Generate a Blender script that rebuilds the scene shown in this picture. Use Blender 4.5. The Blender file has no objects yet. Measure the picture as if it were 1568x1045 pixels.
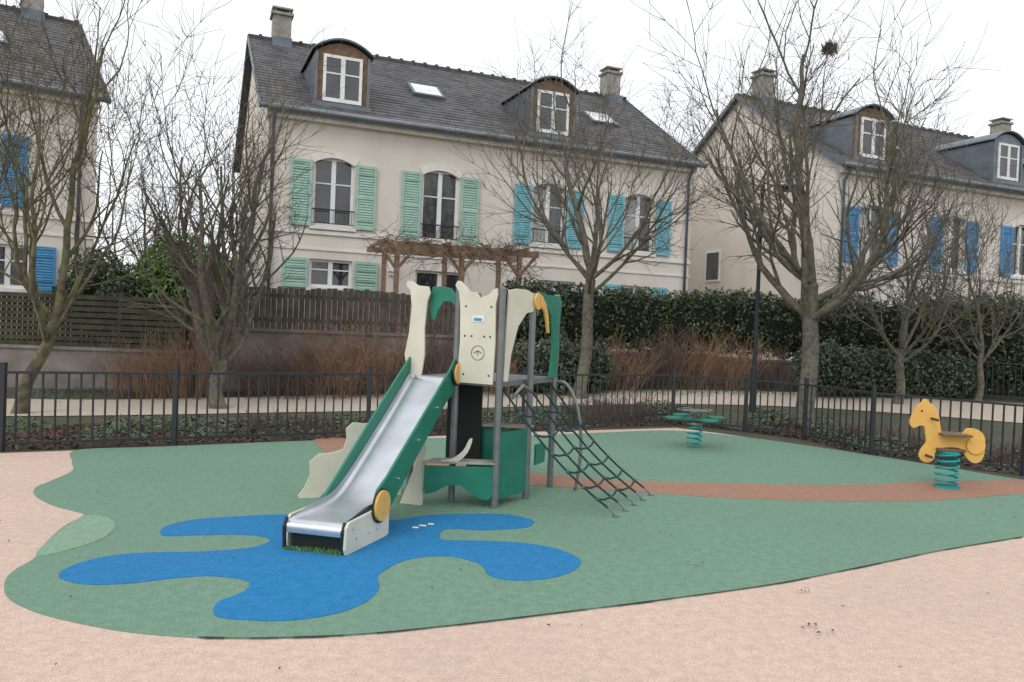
import bpy, bmesh, math, random
from mathutils import Vector, Matrix, noise
R=math.radians
C=bpy.context.scene.collection
# ---------------------------------------------------------------- materials
def mat(name,c1,c2=None,sc=3,rough=.8,bump=0.,bsc=60,metal=0,isl=False,det=6,spec=.4,lo=.35,hi=.65,c3=None,sc3=.6,f3=.5,sq=1):
    m=bpy.data.materials.new(name); m.use_nodes=True; t=m.node_tree; N=t.nodes; L=t.links
    b=N['Principled BSDF']; b.inputs['Roughness'].default_value=rough; b.inputs['Metallic'].default_value=metal
    b.inputs['Specular IOR Level'].default_value=spec
    c2=c2 or tuple(x*.8 for x in c1)
    tc=N.new('ShaderNodeTexCoord')
    if isl:
        f=N.new('ShaderNodeNewGeometry').outputs['Random Per Island']
    else:
        n=N.new('ShaderNodeTexNoise'); n.inputs['Scale'].default_value=sc; n.inputs['Detail'].default_value=det
        L.new(tc.outputs['Object'],n.inputs['Vector'])
        mr=N.new('ShaderNodeMapRange'); mr.inputs[1].default_value=lo; mr.inputs[2].default_value=hi
        L.new(n.outputs[0],mr.inputs[0]); f=mr.outputs[0]
    mx=N.new('ShaderNodeMix'); mx.data_type='RGBA'
    mx.inputs[6].default_value=(*c1,1); mx.inputs[7].default_value=(*c2,1); L.new(f,mx.inputs[0])
    out=mx.outputs[2]
    if c3:
        mp=N.new('ShaderNodeMapping'); mp.inputs['Scale'].default_value=(1,1,sq); L.new(tc.outputs['Object'],mp.inputs[0])
        n=N.new('ShaderNodeTexNoise'); n.inputs['Scale'].default_value=sc3; n.inputs['Detail'].default_value=7
        L.new(mp.outputs[0],n.inputs['Vector'])
        mr=N.new('ShaderNodeMapRange'); mr.inputs[1].default_value=.45; mr.inputs[2].default_value=.7; mr.inputs[4].default_value=f3
        L.new(n.outputs[0],mr.inputs[0])
        m2=N.new('ShaderNodeMix'); m2.data_type='RGBA'; m2.inputs[7].default_value=(*c3,1)
        L.new(out,m2.inputs[6]); L.new(mr.outputs[0],m2.inputs[0]); out=m2.outputs[2]
    L.new(out,b.inputs['Base Color'])
    if bump:
        n=N.new('ShaderNodeTexNoise'); n.inputs['Scale'].default_value=bsc; n.inputs['Detail'].default_value=4
        L.new(tc.outputs['Object'],n.inputs['Vector'])
        bp=N.new('ShaderNodeBump'); bp.inputs['Strength'].default_value=bump; bp.inputs['Distance'].default_value=.01
        L.new(n.outputs[0],bp.inputs['Height']); L.new(bp.outputs[0],b.inputs['Normal'])
    return m
def rubber(name,c):
    # EPDM granules: one tint per granule (voronoi cells ~4 mm), plus broad wear
    m=mat(name,tuple(min(1,x*1.07) for x in c),tuple(x*.88 for x in c),sc=14,rough=.95,bump=.28,bsc=170,det=10,lo=.3,hi=.7,c3=tuple(x*.78+.02 for x in c),sc3=.45,f3=.5,spec=.15)
    N=m.node_tree.nodes;L=m.node_tree.links;b=N['Principled BSDF'];src=b.inputs['Base Color'].links[0].from_socket
    tc=N.new('ShaderNodeTexCoord');v=N.new('ShaderNodeTexVoronoi');v.inputs['Scale'].default_value=230;L.new(tc.outputs['Object'],v.inputs['Vector'])
    sp=N.new('ShaderNodeSeparateColor');L.new(v.outputs['Color'],sp.inputs[0]);mr=N.new('ShaderNodeMapRange');mr.inputs[3].default_value=.76;mr.inputs[4].default_value=1.2;L.new(sp.outputs[0],mr.inputs[0])
    mu=N.new('ShaderNodeMix');mu.data_type='RGBA';mu.blend_type='MULTIPLY';mu.inputs[0].default_value=1;L.new(src,mu.inputs[6]);L.new(mr.outputs[0],mu.inputs[7]);L.new(mu.outputs[2],b.inputs['Base Color'])
    return m
def slate(name):
    m=mat(name,(.09,.088,.09)); t=m.node_tree; N=t.nodes; L=t.links; b=N['Principled BSDF']
    tc=N.new('ShaderNodeTexCoord'); sp=N.new('ShaderNodeSeparateXYZ'); L.new(tc.outputs['Object'],sp.inputs[0])
    cb=N.new('ShaderNodeCombineXYZ'); L.new(sp.outputs[0],cb.inputs[0])
    mu=N.new('ShaderNodeMath'); mu.operation='MULTIPLY'; mu.inputs[1].default_value=1.2; L.new(sp.outputs[1],mu.inputs[0]); L.new(mu.outputs[0],cb.inputs[1])
    br=N.new('ShaderNodeTexBrick'); br.inputs['Scale'].default_value=1; br.inputs['Brick Width'].default_value=.3; br.inputs['Row Height'].default_value=.24
    br.inputs['Mortar Size'].default_value=.008; br.inputs['Color1'].default_value=(.135,.128,.128,1); br.inputs['Color2'].default_value=(.065,.064,.07,1); br.inputs['Mortar'].default_value=(.03,.03,.032,1)
    L.new(cb.outputs[0],br.inputs['Vector'])
    n=N.new('ShaderNodeTexNoise'); n.inputs['Scale'].default_value=1.2; n.inputs['Detail'].default_value=7; L.new(tc.outputs['Object'],n.inputs['Vector'])
    mx=N.new('ShaderNodeMix'); mx.data_type='RGBA'; mx.inputs[7].default_value=(.13,.122,.108,1)
    mr=N.new('ShaderNodeMapRange'); mr.inputs[1].default_value=.5; mr.inputs[2].default_value=.75; mr.inputs[4].default_value=.6; L.new(n.outputs[0],mr.inputs[0]); L.new(mr.outputs[0],mx.inputs[0])
    L.new(br.outputs[0],mx.inputs[6]); L.new(mx.outputs[2],b.inputs['Base Color']); b.inputs['Roughness'].default_value=.6
    return m
M={}
M['soil']=mat('soil',(.085,.07,.05),(.05,.06,.03),sc=2.5,bump=.8,bsc=20,c3=(.07,.09,.04),sc3=.8)
M['mulch']=mat('mulch',(.12,.075,.058),(.035,.025,.022),sc=28,bump=1,bsc=30)
M['pink']=rubber('pink_rubber',(.635,.475,.385))
M['green']=rubber('green_rubber',(.175,.29,.212))
M['lgreen']=rubber('light_green_rubber',(.24,.37,.26))
M['blue']=rubber('blue_rubber',(.028,.20,.43))
M['red']=rubber('red_rubber',(.36,.205,.145))
M['path']=mat('gravel_path',(.56,.47,.385),(.46,.39,.315),sc=20,bump=.5,bsc=60,c3=(.44,.37,.3))
M['seam_shadow']=mat('seam_shadow',(.02,.02,.018))
M['render']=mat('cream_render',(.73,.67,.60),(.69,.625,.555),sc=1.5,rough=.9,bump=.15,bsc=80,c3=(.58,.52,.455),sc3=1.1,f3=.5,sq=.22)
M['trim']=mat('pale_trim',(.8,.77,.71),(.73,.69,.64),sc=4,c3=(.5,.47,.42),sc3=2.5,f3=.4,sq=.3)
M['white']=mat('white_paint',(.8,.8,.78),(.72,.72,.7),sc=6,rough=.4)
M['glass']=mat('window_glass',(.05,.055,.06),(.02,.023,.026),sc=1.3,rough=.05,spec=1)
M['curtain']=mat('curtain',(.5,.5,.48),(.3,.3,.29),sc=14)
M['skyglass']=mat('roof_glass',(.75,.78,.8),rough=.08,spec=.9)  # pale base colour paints in the sky's reflection on the skylights
M['slate']=slate('slate_tiles')
M['ridge']=mat('ridge_tile',(.09,.087,.085),(.05,.05,.052),sc=6)
M['zinc']=mat('zinc',(.17,.195,.225),(.12,.14,.165),sc=3,rough=.45,metal=.3)
M['wood']=mat('stained_wood',(.20,.125,.08),(.12,.075,.045),sc=7)
M['chim']=mat('chimney_render',(.40,.37,.32),(.25,.23,.2),sc=5,bump=.4,c3=(.14,.14,.12),sc3=2)
M['shg']=mat('mint_shutter',(.37,.55,.46),(.32,.49,.41),sc=4,rough=.5)
M['sht']=mat('turquoise_shutter',(.20,.48,.54),(.15,.41,.47),sc=4,rough=.5)
M['shb']=mat('blue_shutter',(.08,.30,.54),(.06,.24,.46),sc=4,rough=.5)
M['iron']=mat('dark_iron',(.022,.028,.034),(.03,.034,.04),sc=20,rough=.45)
M['conc']=mat('concrete_wall',(.27,.23,.21),(.17,.145,.13),sc=2.5,bump=.4,bsc=25,c3=(.10,.09,.075),sc3=1.2,f3=.7)
M['fwood']=mat('weathered_fence',(.07,.066,.042),(.035,.033,.022),sc=5,bump=.4,c3=(.07,.095,.04),sc3=2)
M['pwood']=mat('weathered_paling',(.12,.10,.08),(.06,.05,.042),sc=6,bump=.4,c3=(.05,.06,.038),sc3=2)
M['plum']=mat('plum_board',(.13,.085,.08),(.09,.06,.055),sc=5)
M['perg']=mat('pergola_wood',(.33,.22,.14),(.20,.13,.085),sc=8)
M['bark']=mat('bark',(.17,.15,.125),(.08,.07,.058),sc=14,rough=.95,bump=.8,bsc=40,c3=(.20,.20,.11),sc3=5,f3=.6)
M['barky']=mat('lichen_bark',(.15,.13,.085),(.07,.06,.04),sc=10,rough=.95,bump=.8,bsc=40,c3=(.22,.215,.09),sc3=4,f3=.7)
M['twig']=mat('twigs',(.36,.22,.135),(.19,.125,.085),isl=True)
M['twigd']=mat('dark_twigs',(.17,.12,.10),(.09,.065,.055),isl=True)
M['leafd']=mat('hedge_leaf',(.028,.05,.024),(.11,.145,.07),isl=True,rough=.32)
M['leafb']=mat('laurel_leaf',(.07,.16,.025),(.13,.25,.05),isl=True,rough=.4)
M['leafm']=mat('shrub_leaf',(.045,.075,.042),(.12,.15,.09),isl=True,rough=.45)
M['leafr']=mat('fallen_leaf',(.13,.07,.045),(.06,.042,.03),isl=True)
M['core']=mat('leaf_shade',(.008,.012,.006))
M['pg']=mat('green_panel',(.02,.20,.13),(.015,.17,.11),sc=5,rough=.4)
M['pc']=mat('cream_panel',(.68,.655,.53),(.61,.585,.47),sc=4,rough=.4,c3=(.5,.48,.38),sc3=3,f3=.3)
M['py']=mat('yellow_panel',(.74,.44,.11),(.69,.40,.10),sc=4,rough=.45)
M['pd']=mat('dark_panel',(.012,.02,.018),rough=.5)
M['post']=mat('grey_post',(.22,.235,.24),(.18,.19,.2),sc=8,rough=.4,metal=.5)
M['steel']=mat('stainless',(.69,.71,.745),(.58,.60,.63),sc=3,rough=.34,metal=.9,c3=(.5,.52,.55),sc3=6,f3=.35)
M['rope']=mat('rope',(.012,.045,.045),(.02,.03,.03),sc=40)
M['knot']=mat('rope_joint',(.06,.15,.16),(.03,.08,.085),sc=40)
M['teal']=mat('teal_spring',(.01,.33,.32),(.01,.27,.27),sc=6,rough=.35)
# ---------------------------------------------------------------- builder
class MB:
    def __init__(s): s.v=[]; s.f=[]
    def add(s,vs,fs):
        o=len(s.v); s.v+= [tuple(x) for x in vs]; s.f+=[tuple(i+o for i in f) for f in fs]; return s
    def box(s,x0,x1,y0,y1,z0,z1):
        return s.add([(x0,y0,z0),(x1,y0,z0),(x1,y1,z0),(x0,y1,z0),(x0,y0,z1),(x1,y0,z1),(x1,y1,z1),(x0,y1,z1)],
          [(0,3,2,1),(4,5,6,7),(0,1,5,4),(1,2,6,5),(2,3,7,6),(3,0,4,7)])
    def beam(s,p,q,w,h,up=(0,0,1)):
        p=Vector(p);q=Vector(q);d=(q-p).normalized();u=Vector(up)
        if abs(d.dot(u))>.98:u=Vector((1,0,0))
        a=d.cross(u).normalized()*w/2; b=a.cross(d).normalized()*h/2
        vs=[p-a-b,p+a-b,p+a+b,p-a+b,q-a-b,q+a-b,q+a+b,q-a+b]
        return s.add(vs,[(0,3,2,1),(4,5,6,7),(0,1,5,4),(1,2,6,5),(2,3,7,6),(3,0,4,7)])
    def tube(s,pts,rad,n=8,cap=True):
        pts=[Vector(p) for p in pts]; k=len(pts)
        if not hasattr(rad,'__len__'): rad=[rad]*k
        o=len(s.v); ref=None
        for i,p in enumerate(pts):
            d=(pts[min(i+1,k-1)]-pts[max(i-1,0)])
            d=d.normalized() if d.length>1e-9 else Vector((0,0,1))
            if ref is None: ref=d.orthogonal().normalized()
            else:
                ref=ref-d*ref.dot(d); ref=ref.normalized() if ref.length>1e-6 else d.orthogonal().normalized()
            b=d.cross(ref)
            for j in range(n):
                a=2*math.pi*j/n; q=p+(ref*math.cos(a)+b*math.sin(a))*rad[i]; s.v.append((q.x,q.y,q.z))
        for i in range(k-1):
            for j in range(n):
                a=o+i*n+j; b_=o+i*n+(j+1)%n; s.f.append((a,b_,b_+n,a+n))
        if cap: s.f.append(tuple(o+j for j in range(n))[::-1]); s.f.append(tuple(o+(k-1)*n+j for j in range(n)))
        return s
    def prism(s,pts,vec):
        pts=[Vector(p) for p in pts]; v=Vector(vec); n=len(pts)
        return s.add(pts+[p+v for p in pts],[tuple(range(n))[::-1],tuple(range(n,2*n))]+[(i,(i+1)%n,n+(i+1)%n,n+i) for i in range(n)])
    def panel(s,A,B,poly,th=.02,off=0):
        A=Vector((A[0],A[1],0));B=Vector((B[0],B[1],0));d=(B-A).normalized();nn=Vector((-d.y,d.x,0))
        return s.prism([A+d*a+Vector((0,0,z))+nn*(off-th/2) for a,z in poly],nn*th)
    def disc(s,c,ax,r,th,n=24):
        c=Vector(c);ax=Vector(ax).normalized(); return s.tube([c-ax*th/2,c+ax*th/2],r,n)
def mk(name,mb,m,parent=None,smooth=False,bevel=0):
    me=bpy.data.meshes.new(name); me.from_pydata(mb.v,[],mb.f); me.update()
    me.materials.append(M[m] if isinstance(m,str) else m)
    if smooth: me.polygons.foreach_set('use_smooth',[True]*len(me.polygons))
    o=bpy.data.objects.new(name,me); C.objects.link(o)
    if parent: o.parent=parent
    if bevel:
        b=o.modifiers.new('b','BEVEL'); b.width=bevel; b.segments=2; b.limit_method='ANGLE'
    return o
def empty(name,loc=(0,0,0),rz=0):
    o=bpy.data.objects.new(name,None); C.objects.link(o); o.location=loc; o.rotation_euler=(0,0,rz); return o
def cr(P,k=6,closed=True):
    n=len(P); out=[]
    rng=range(n if closed else n-1)
    for i in rng:
        g=lambda j:Vector(P[j%n] if closed else P[max(0,min(n-1,j))])
        a,b,c,d=g(i-1),g(i),g(i+1),g(i+2)
        for t in range(k):
            t/=k; out.append(tuple(.5*((2*b)+(c-a)*t+(2*a-5*b+4*c-d)*t*t+(3*b-a-3*c+d)*t**3)))
    if not closed: out.append(tuple(P[-1]))
    return out
def tz(y): return 0 if y<14.5 else min(.5,(y-14.5)*.07)
# world-space outlines in metres (blue / red packed: x=(n/70)-5, y=n/70)
green=[(-5.018,9.294),(-4.691,8.567),(-4.423,8.085),(-4.336,7.56),(-4.3,7.262),(-4.129,6.959),(-3.799,6.638),(-3.508,6.455),(-3.369,6.346),(-3.33,6.001),(-3.203,5.536),(-3.076,5.198),(-3.045,4.927),(-2.954,4.702),(-2.779,4.465),(-2.51,4.273),(-2.191,4.139),(-1.877,4.05),(-1.532,4.018),(-1.21,4.042),(-.732,4.142),(-.235,4.329),(.31,4.565),(.92,4.839),(1.82,5.278),(2.654,5.788),(3.52,6.33),(4.475,6.863),(6.544,8.182),(7.212,9.025),(6.394,9.85),(5.613,10.992),(4.688,12.114),(3.835,12.94),(2.764,13.42),(1.26,12.64),(-.738,11.55),(-2.542,10.78),(-4.215,9.757)]
lg=[(-3.064,6.205),(-2.943,5.986),(-2.885,5.667),(-2.965,5.395),(-3.045,5.246),(-3.126,5.31),(-3.209,5.585),(-3.301,5.968),(-3.337,6.287),(-3.228,6.326)]
unpack=lambda s:[(int(s[i:i+3])/70-5,int(s[i+3:i+6])/70) for i in range(0,len(s),6)]
blue=unpack('171413168428178444200455220462250464281458302473321481349485364476367466360453338445324446316442315432318422339423360422377414387400388388381373368362353359344365339381327391315391303383296368294356297341295325287311272301255299243301238308237318242328242339237345222348207343194335179331167334159341157352163368179378205384224393230406224414210416191412177408')
red=unpack('166762200771246714309655398617457611514615620629705662795686875709834653755623668584594566509561455568390576313592233659194686')
fence=[(-7.6,8.1),(-5.76,9.04),(-4.17,9.93),(-1.98,11.2),(.22,12.6),(2.92,14.2),(4.07,13.7),(4.8,12.9),(5.26,11.5),(6.63,10.2),(8.6,8.6)]
# ---------------------------------------------------------------- ground
g=MB()
ys=[-200,14.5,21.643,700]
for a,b in zip(ys,ys[1:]): g.add([(-500,a,tz(a)-.0),(500,a,tz(a)),(500,b,tz(b)),(-500,b,tz(b))],[(0,1,2,3)])
mk('ground',g,'soil')
def sheet(name,pts,z,m): 
    mb=MB(); n=len(pts); mb.add([(x,y,z) for x,y in pts]+[(x,y,z-.02) for x,y in pts],[tuple(range(n))]+[(i,(i+1)%n,n+(i+1)%n,n+i) for i in range(n)])
    return mk(name,mb,m)
inner=[(x*.985,y-.14) for x,y in fence]
sheet('playground_pavement',[(-16,-6),(16,-6),(16,5),(8.6,8.3)]+[(x-.55 if x>4 else x,y-.35) for x,y in fence[::-1][1:6]]+inner[::-1][6:]+[(-16,4)],.004,'pink')
sheet('green_play_surface',cr(green),.008,'green')
sheet('light_green_marking',cr(lg),.012,'lgreen')
sheet('blue_marking',cr(blue),.012,'blue')
sheet('red_marking',cr(red),.012,'red')
sm=MB(); gg=cr(green[18:28],6,False)  # dark ribbon: crack at the green edge with its shadow line painted in
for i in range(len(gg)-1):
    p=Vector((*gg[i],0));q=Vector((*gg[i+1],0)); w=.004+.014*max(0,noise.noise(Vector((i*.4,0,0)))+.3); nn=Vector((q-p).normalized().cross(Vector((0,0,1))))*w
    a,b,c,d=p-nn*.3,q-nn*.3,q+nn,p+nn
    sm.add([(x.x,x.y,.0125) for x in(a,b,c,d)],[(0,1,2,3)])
mk('seam_shadow_line',sm,'seam_shadow')
def strip(name,near,far,m,off=.012):
    near=cr(near,8,False);far=cr(far,8,False);mb=MB();K=10
    for i,(a,b) in enumerate(zip(near,far)):
        for k in range(K+1):
            t=k/K;x=a[0]+(b[0]-a[0])*t;y=a[1]+(b[1]-a[1])*t;mb.v.append((x,y,tz(y)+off))
    for i in range(len(near)-1):
        for k in range(K):
            o=i*(K+1)+k;mb.f.append((o,o+K+1,o+K+2,o+1))
    return mk(name,mb,m)
strip('gravel_path',[(-14,10.5),(-7.5,11.9),(-2.2,14.6),(4.6,16.9),(10.5,16.0),(20,12)],[(-16,13.4),(-9,14.1),(-2.4,16.5),(4.9,19.0),(12.2,18.8),(22,15)],'path')
strip('mulch_bed',fence,[(-9,9.6),(-6.4,10.2),(-4.6,10.9),(-2.3,12.2),(.1,13.6),(3,15.2),(4.9,14.6),(5.8,13.6),(6.4,12.2),(7.6,11.1),(9.6,9.5)],'mulch',.006)
# ---------------------------------------------------------------- retaining wall + terrace
wl=[(-30,14.5),(-14,15.3),(-6.3,15.9),(-1,17.6),(5,20.4),(12,20.8),(40,21)]
rw=empty('retaining_wall')
for i in range(len(wl)-1):
    a,b=wl[i],wl[i+1]; z=[.85,.85,1.35,1.1,1.0,1.0][i]
    mk('section',MB().beam((*a,z/2),(*b,z/2),.22,z),'conc',rw)
    mk('coping',MB().beam((*a,z+.03),(*b,z+.03),.3,.06),'conc',rw)
t=MB(); n=len(wl); t.add([(x,y+.05,.84) for x,y in wl]+[(300,300,.84),(-300,300,.84)],[tuple(range(n+2))]); mk('terrace_ground',t,'soil')
# ---------------------------------------------------------------- houses
def window(par,xc,w,z0,z1,y=.14,bars=True,rail=False,curt=False):
    x0,x1=xc-w/2,xc+w/2;f=MB();F=.07
    f.box(x0,x0+F,y-.05,y+.03,z0,z1);f.box(x1-F,x1,y-.05,y+.03,z0,z1)
    f.box(x0+F,x1-F,y-.05,y+.03,z0,z0+.09);f.box(x0+F,x1-F,y-.05,y+.03,z1-.07,z1)
    f.box(xc-.06,xc+.06,y-.053,y+.03,z0+.09,z1-.07)
    if bars:
        zb=z0+(z1-z0)*.62;f.box(x0+F,xc-.06,y-.03,y+.03,zb,zb+.035);f.box(xc+.06,x1-F,y-.03,y+.03,zb,zb+.035)
    mk('window_frame',f,'white',par)
    mk('window_glass',MB().box(x0+.02,x1-.02,y+.005,y+.02,z0+.02,z1-.02),'glass',par)
    if curt: mk('curtain',MB().box(x0+F,xc-.06,y-.005,y+.003,z0+.1,z0+(z1-z0)*.9),'curtain',par)
    if rail:
        r=MB();r.tube([(x0-.02,-.05,z0+.45),(x1+.02,-.05,z0+.45)],.018,6);r.tube([(x0-.02,-.05,z0+.08),(x1+.02,-.05,z0+.08)],.012,6)
        for i in range(9): xx=x0+.05+(w-.1)*i/8;r.tube([(xx,-.05,z0+.08),(xx,-.05,z0+.45)],.008,4)
        mk('window_rail',r,'iron',par)
def shutter(par,xc,w,z0,z1,m):
    s=MB();x0,x1=xc-w/2,xc+w/2
    s.box(x0,x0+.06,-.075,-.03,z0,z1);s.box(x1-.06,x1,-.075,-.03,z0,z1)
    nm=3 if z1-z0>1.2 else 2
    for i in range(nm):
        z=z0+(z1-z0-.08)*i/(nm-1);s.box(x0+.06,x1-.06,-.073,-.032,z,z+.08)
    k=int((z1-z0)/.07)
    for i in range(k):
        z=z0+(z1-z0)*i/k;s.add([(x0+.06,-.068,z),(x1-.06,-.068,z),(x1-.06,-.038,z+.075),(x0+.06,-.038,z+.075)],[(0,1,2,3)])
    s.box(x0+.05,x1-.05,-.036,-.031,z0+.01,z1-.01)
    mk('shutter',s,m,par)
    h=MB();
    for z in (z0+.25,z1-.25): h.box(x0,x1,-.082,-.0755,z-.015,z+.015)
    h.box(x0-.03,x0+.03,-.09,-.076,(z0+z1)/2-.08,(z0+z1)/2);mk('shutter_hinge',h,m,par)
def house(name,loc,ang,L,W,ze,zr,zb,wins,dorm,sky,chim,pipes,courses,gable=()):
    E=empty(name,loc,ang); m=(zr-ze)/(W/2)
    ops=[(x-w/2,x+w/2,z0,z1,a) for x,w,z0,z1,a,sh,k in wins]
    xs=sorted({0,L}|{o[0] for o in ops}|{o[1] for o in ops}); zs=sorted({zb,ze}|{o[2] for o in ops}|{o[3] for o in ops})
    mb=MB()
    for a,b in zip(xs,xs[1:]):
        for c,d in zip(zs,zs[1:]):
            xm,zm=(a+b)/2,(c+d)/2
            if not any(o[0]<xm<o[1] and o[2]<zm<o[3] for o in ops): mb.add([(a,0,c),(b,0,c),(b,0,d),(a,0,d)],[(0,1,2,3)])
    for x0,x1,z0,z1,a in ops:
        D=.22
        for p,q in (((x0,z0),(x0,z1)),((x1,z1),(x1,z0)),((x1,z0),(x0,z0)),((x0,z1),(x1,z1))):
            mb.add([(p[0],0,p[1]),(q[0],0,q[1]),(q[0],D,q[1]),(p[0],D,p[1])],[(0,1,2,3)])
        if a:
            h=.17;K=10;arc=[(x0+(x1-x0)*i/K,z1-h+h*(1-(2*i/K-1)**2)) for i in range(K+1)]
            for p,q in zip(arc,arc[1:]): mb.add([(p[0],0,p[1]),(q[0],0,q[1]),(q[0],0,z1+.0),(p[0],0,z1)],[(0,1,2,3)]); mb.add([(p[0],0,p[1]),(q[0],0,q[1]),(q[0],.13,q[1]),(p[0],.13,p[1])],[(0,1,2,3)])
            up=[(x0-.12+(x1-x0+.24)*i/K,z1-h+.19+h*(1-(2*i/K-1)**2)) for i in range(K+1)]
            mk('arch_surround',MB().prism([(p[0],-.025,p[1]) for p in arc]+[(p[0],-.025,p[1]) for p in up[::-1]],(0,.022,0)),'trim',E)
    mb.add([(0,0,zb),(0,W,zb),(0,W,ze),(0,W/2,zr-.04),(0,0,ze)],[(0,1,2,3,4)])
    mb.add([(L,0,zb),(L,W,zb),(L,W,ze),(L,W/2,zr-.04),(L,0,ze)],[(4,3,2,1,0)])
    mb.add([(0,W,zb),(L,W,zb),(L,W,ze),(0,W,ze)],[(3,2,1,0)])
    mk('walls',mb,'render',E)
    for i,(x,w,z0,z1,a,sh,k) in enumerate(wins):
        window(E,x,w,z0,z1,rail='r' in k,curt='c' in k)
        mk('sill',MB().box(x-w/2-.08,x+w/2+.08,-.09,.08,z0-.09,z0-.002),'trim',E)
        if sh:
            sw=w/2 if z1-z0>1.2 else w/2+.08
            for s in (-1,1):
                shutter(E,x+s*(w/2+.05+sw/2),sw,z0-.02,z1-(.12 if a else 0),sh)
    for z0,z1,d in courses: mk('string_course',MB().box(-.03,L+.03,-d,-.001,z0,z1),'trim',E)
    mk('cornice',MB().box(-.02,L+.02,-.2,-.002,ze-.42,ze-.2).box(-.02,L+.02,-.3,-.002,ze-.2+.001,ze-.12),'trim',E)
    rows=26;y0=-.36;x0,x1=-.22,L+.22;r=MB()
    for i in range(rows):
        a=y0+(W/2-y0)*i/rows;b=y0+(W/2-y0)*(i+1)/rows
        r.add([(x0,a,ze+a*m+.045),(x1,a,ze+a*m+.045),(x1,b,ze+b*m+.012),(x0,b,ze+b*m+.012),(x0,a,ze+a*m+.0),(x1,a,ze+a*m+.0)],[(0,1,2,3),(4,5,1,0)])
    r.add([(x0,W/2,zr),(x1,W/2,zr),(x1,W+.36,ze-.36*m),(x0,W+.36,ze-.36*m)],[(0,1,2,3)])
    r.add([(x0,y0,ze+y0*m-.03),(x1,y0,ze+y0*m-.03),(x1,W/2,zr-.03),(x0,W/2,zr-.03)],[(3,2,1,0)])
    mk('roof',r,'slate',E)
    v=MB()
    for xx in (x0-.015,x1+.015):
        v.beam((xx,y0,ze+y0*m-.02),(xx,W/2,zr-.02),.03,.14);v.beam((xx,W+.36,ze-.36*m-.02),(xx,W/2,zr-.02),.03,.14)
    mk('verge',v,'zinc',E)
    rt=MB();x=x0
    while x<x1-.05:
        rt.tube([(x,W/2,zr-.01),(x+.36,W/2,zr+.0),(x+.365,W/2,zr+.02),(x+.42,W/2,zr+.02)],[.1,.1,.125,.125],8);x+=.42
    mk('ridge_tiles',rt,'ridge',E)
    gt=MB().tube([(x0,y0-.05,ze+y0*m+.0),(x1,y0-.05,ze+y0*m+.0)],.075,8)
    for px in pipes: gt.tube([(px,y0-.04,ze+y0*m),(px,-.25,ze-.45),(px,-.07,ze-.65),(px,-.07,zb)],.045,8)
    mk('gutter_and_downpipe',gt,'zinc',E,True)
    for xc,front in dorm:
        w=1.5;yf=.12;zs_=ze+1.53;zt_=ze+1.84;K=12;zb_=ze+yf*m
        arc=[(xc-w/2+w*i/K,zs_+(zt_-zs_)*(1-(2*i/K-1)**2)) for i in range(K+1)]
        mk('dormer_front',MB().prism([(xc-w/2,yf,zb_)]+[(p[0],yf,p[1]) for p in arc]+[(xc+w/2,yf,zb_)],(0,.12,0)),front,E)
        ya=yf+.121;yb=(zs_-ze)/m+.1
        for s in (-1,1): mk('dormer_cheek',MB().prism([(xc+s*(w/2-.03),ya,zb_-.1),(xc+s*(w/2-.03),ya,zs_),(xc+s*(w/2-.03),yb,zs_)],(s*.03,0,0)),'zinc',E)
        W2=w/2+.09;ao=[(xc-W2+2*W2*i/K,zs_+.02+(zt_-zs_+.04)*(1-(2*i/K-1)**2)) for i in range(K+1)]
        mk('dormer_roof',MB().prism([(p[0],yf-.12,p[1]) for p in ao]+[(p[0],yf-.12,p[1]+.055) for p in ao[::-1]],(0,2.9,0)),'zinc',E,bevel=.01)
        mk('dormer_apron',MB().box(xc-w/2-.05,xc+w/2+.05,yf-.06,yf-.005,zb_-.12,zb_+.12),'zinc',E)
        tr=MB();
        for s in (-1,1): tr.box(xc+s*(w/2-.04)-.04,xc+s*(w/2-.04)+.04,yf-.03,yf-.001,zb_+.12,zs_)
        mk('dormer_corner_board',tr,'zinc',E)
        z0,z1=zb_+.15,zs_-.04;ww=.53;fr=MB();yy=yf-.045
        fr.box(xc-ww,xc-ww+.08,yy,yf-.002,z0,z1);fr.box(xc+ww-.08,xc+ww,yy,yf-.002,z0,z1);fr.box(xc-ww+.08,xc+ww-.08,yy,yf-.002,z0,z0+.1);fr.box(xc-ww+.08,xc+ww-.08,yy,yf-.002,z1-.08,z1);fr.box(xc-.06,xc+.06,yy-.003,yf-.002,z0+.1,z1-.08)
        fr.box(xc-ww+.08,xc-.06,yy+.01,yf-.002,z0+.75,z0+.79).box(xc+.06,xc+ww-.08,yy+.01,yf-.002,z0+.75,z0+.79)
        mk('dormer_window_frame',fr,'white',E)
        mk('dormer_glass',MB().box(xc-ww+.05,xc+ww-.05,yf-.02,yf-.004,z0+.05,z1-.04),'glass',E)
    nrm=Vector((0,-m,1)).normalized()
    for xc,yc in sky:
        def q(hw,hy,o): return [Vector((xc+a*hw,yc+b*hy,ze+(yc+b*hy)*m))+nrm*o for a,b in((-1,-1),(1,-1),(1,1),(-1,1))]
        mk('skylight_frame',MB().prism(q(.5,.42,.0),nrm*.13),'zinc',E)
        mk('skylight_glass',MB().prism(q(.42,.35,.131),nrm*.01),'skyglass',E)
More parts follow.
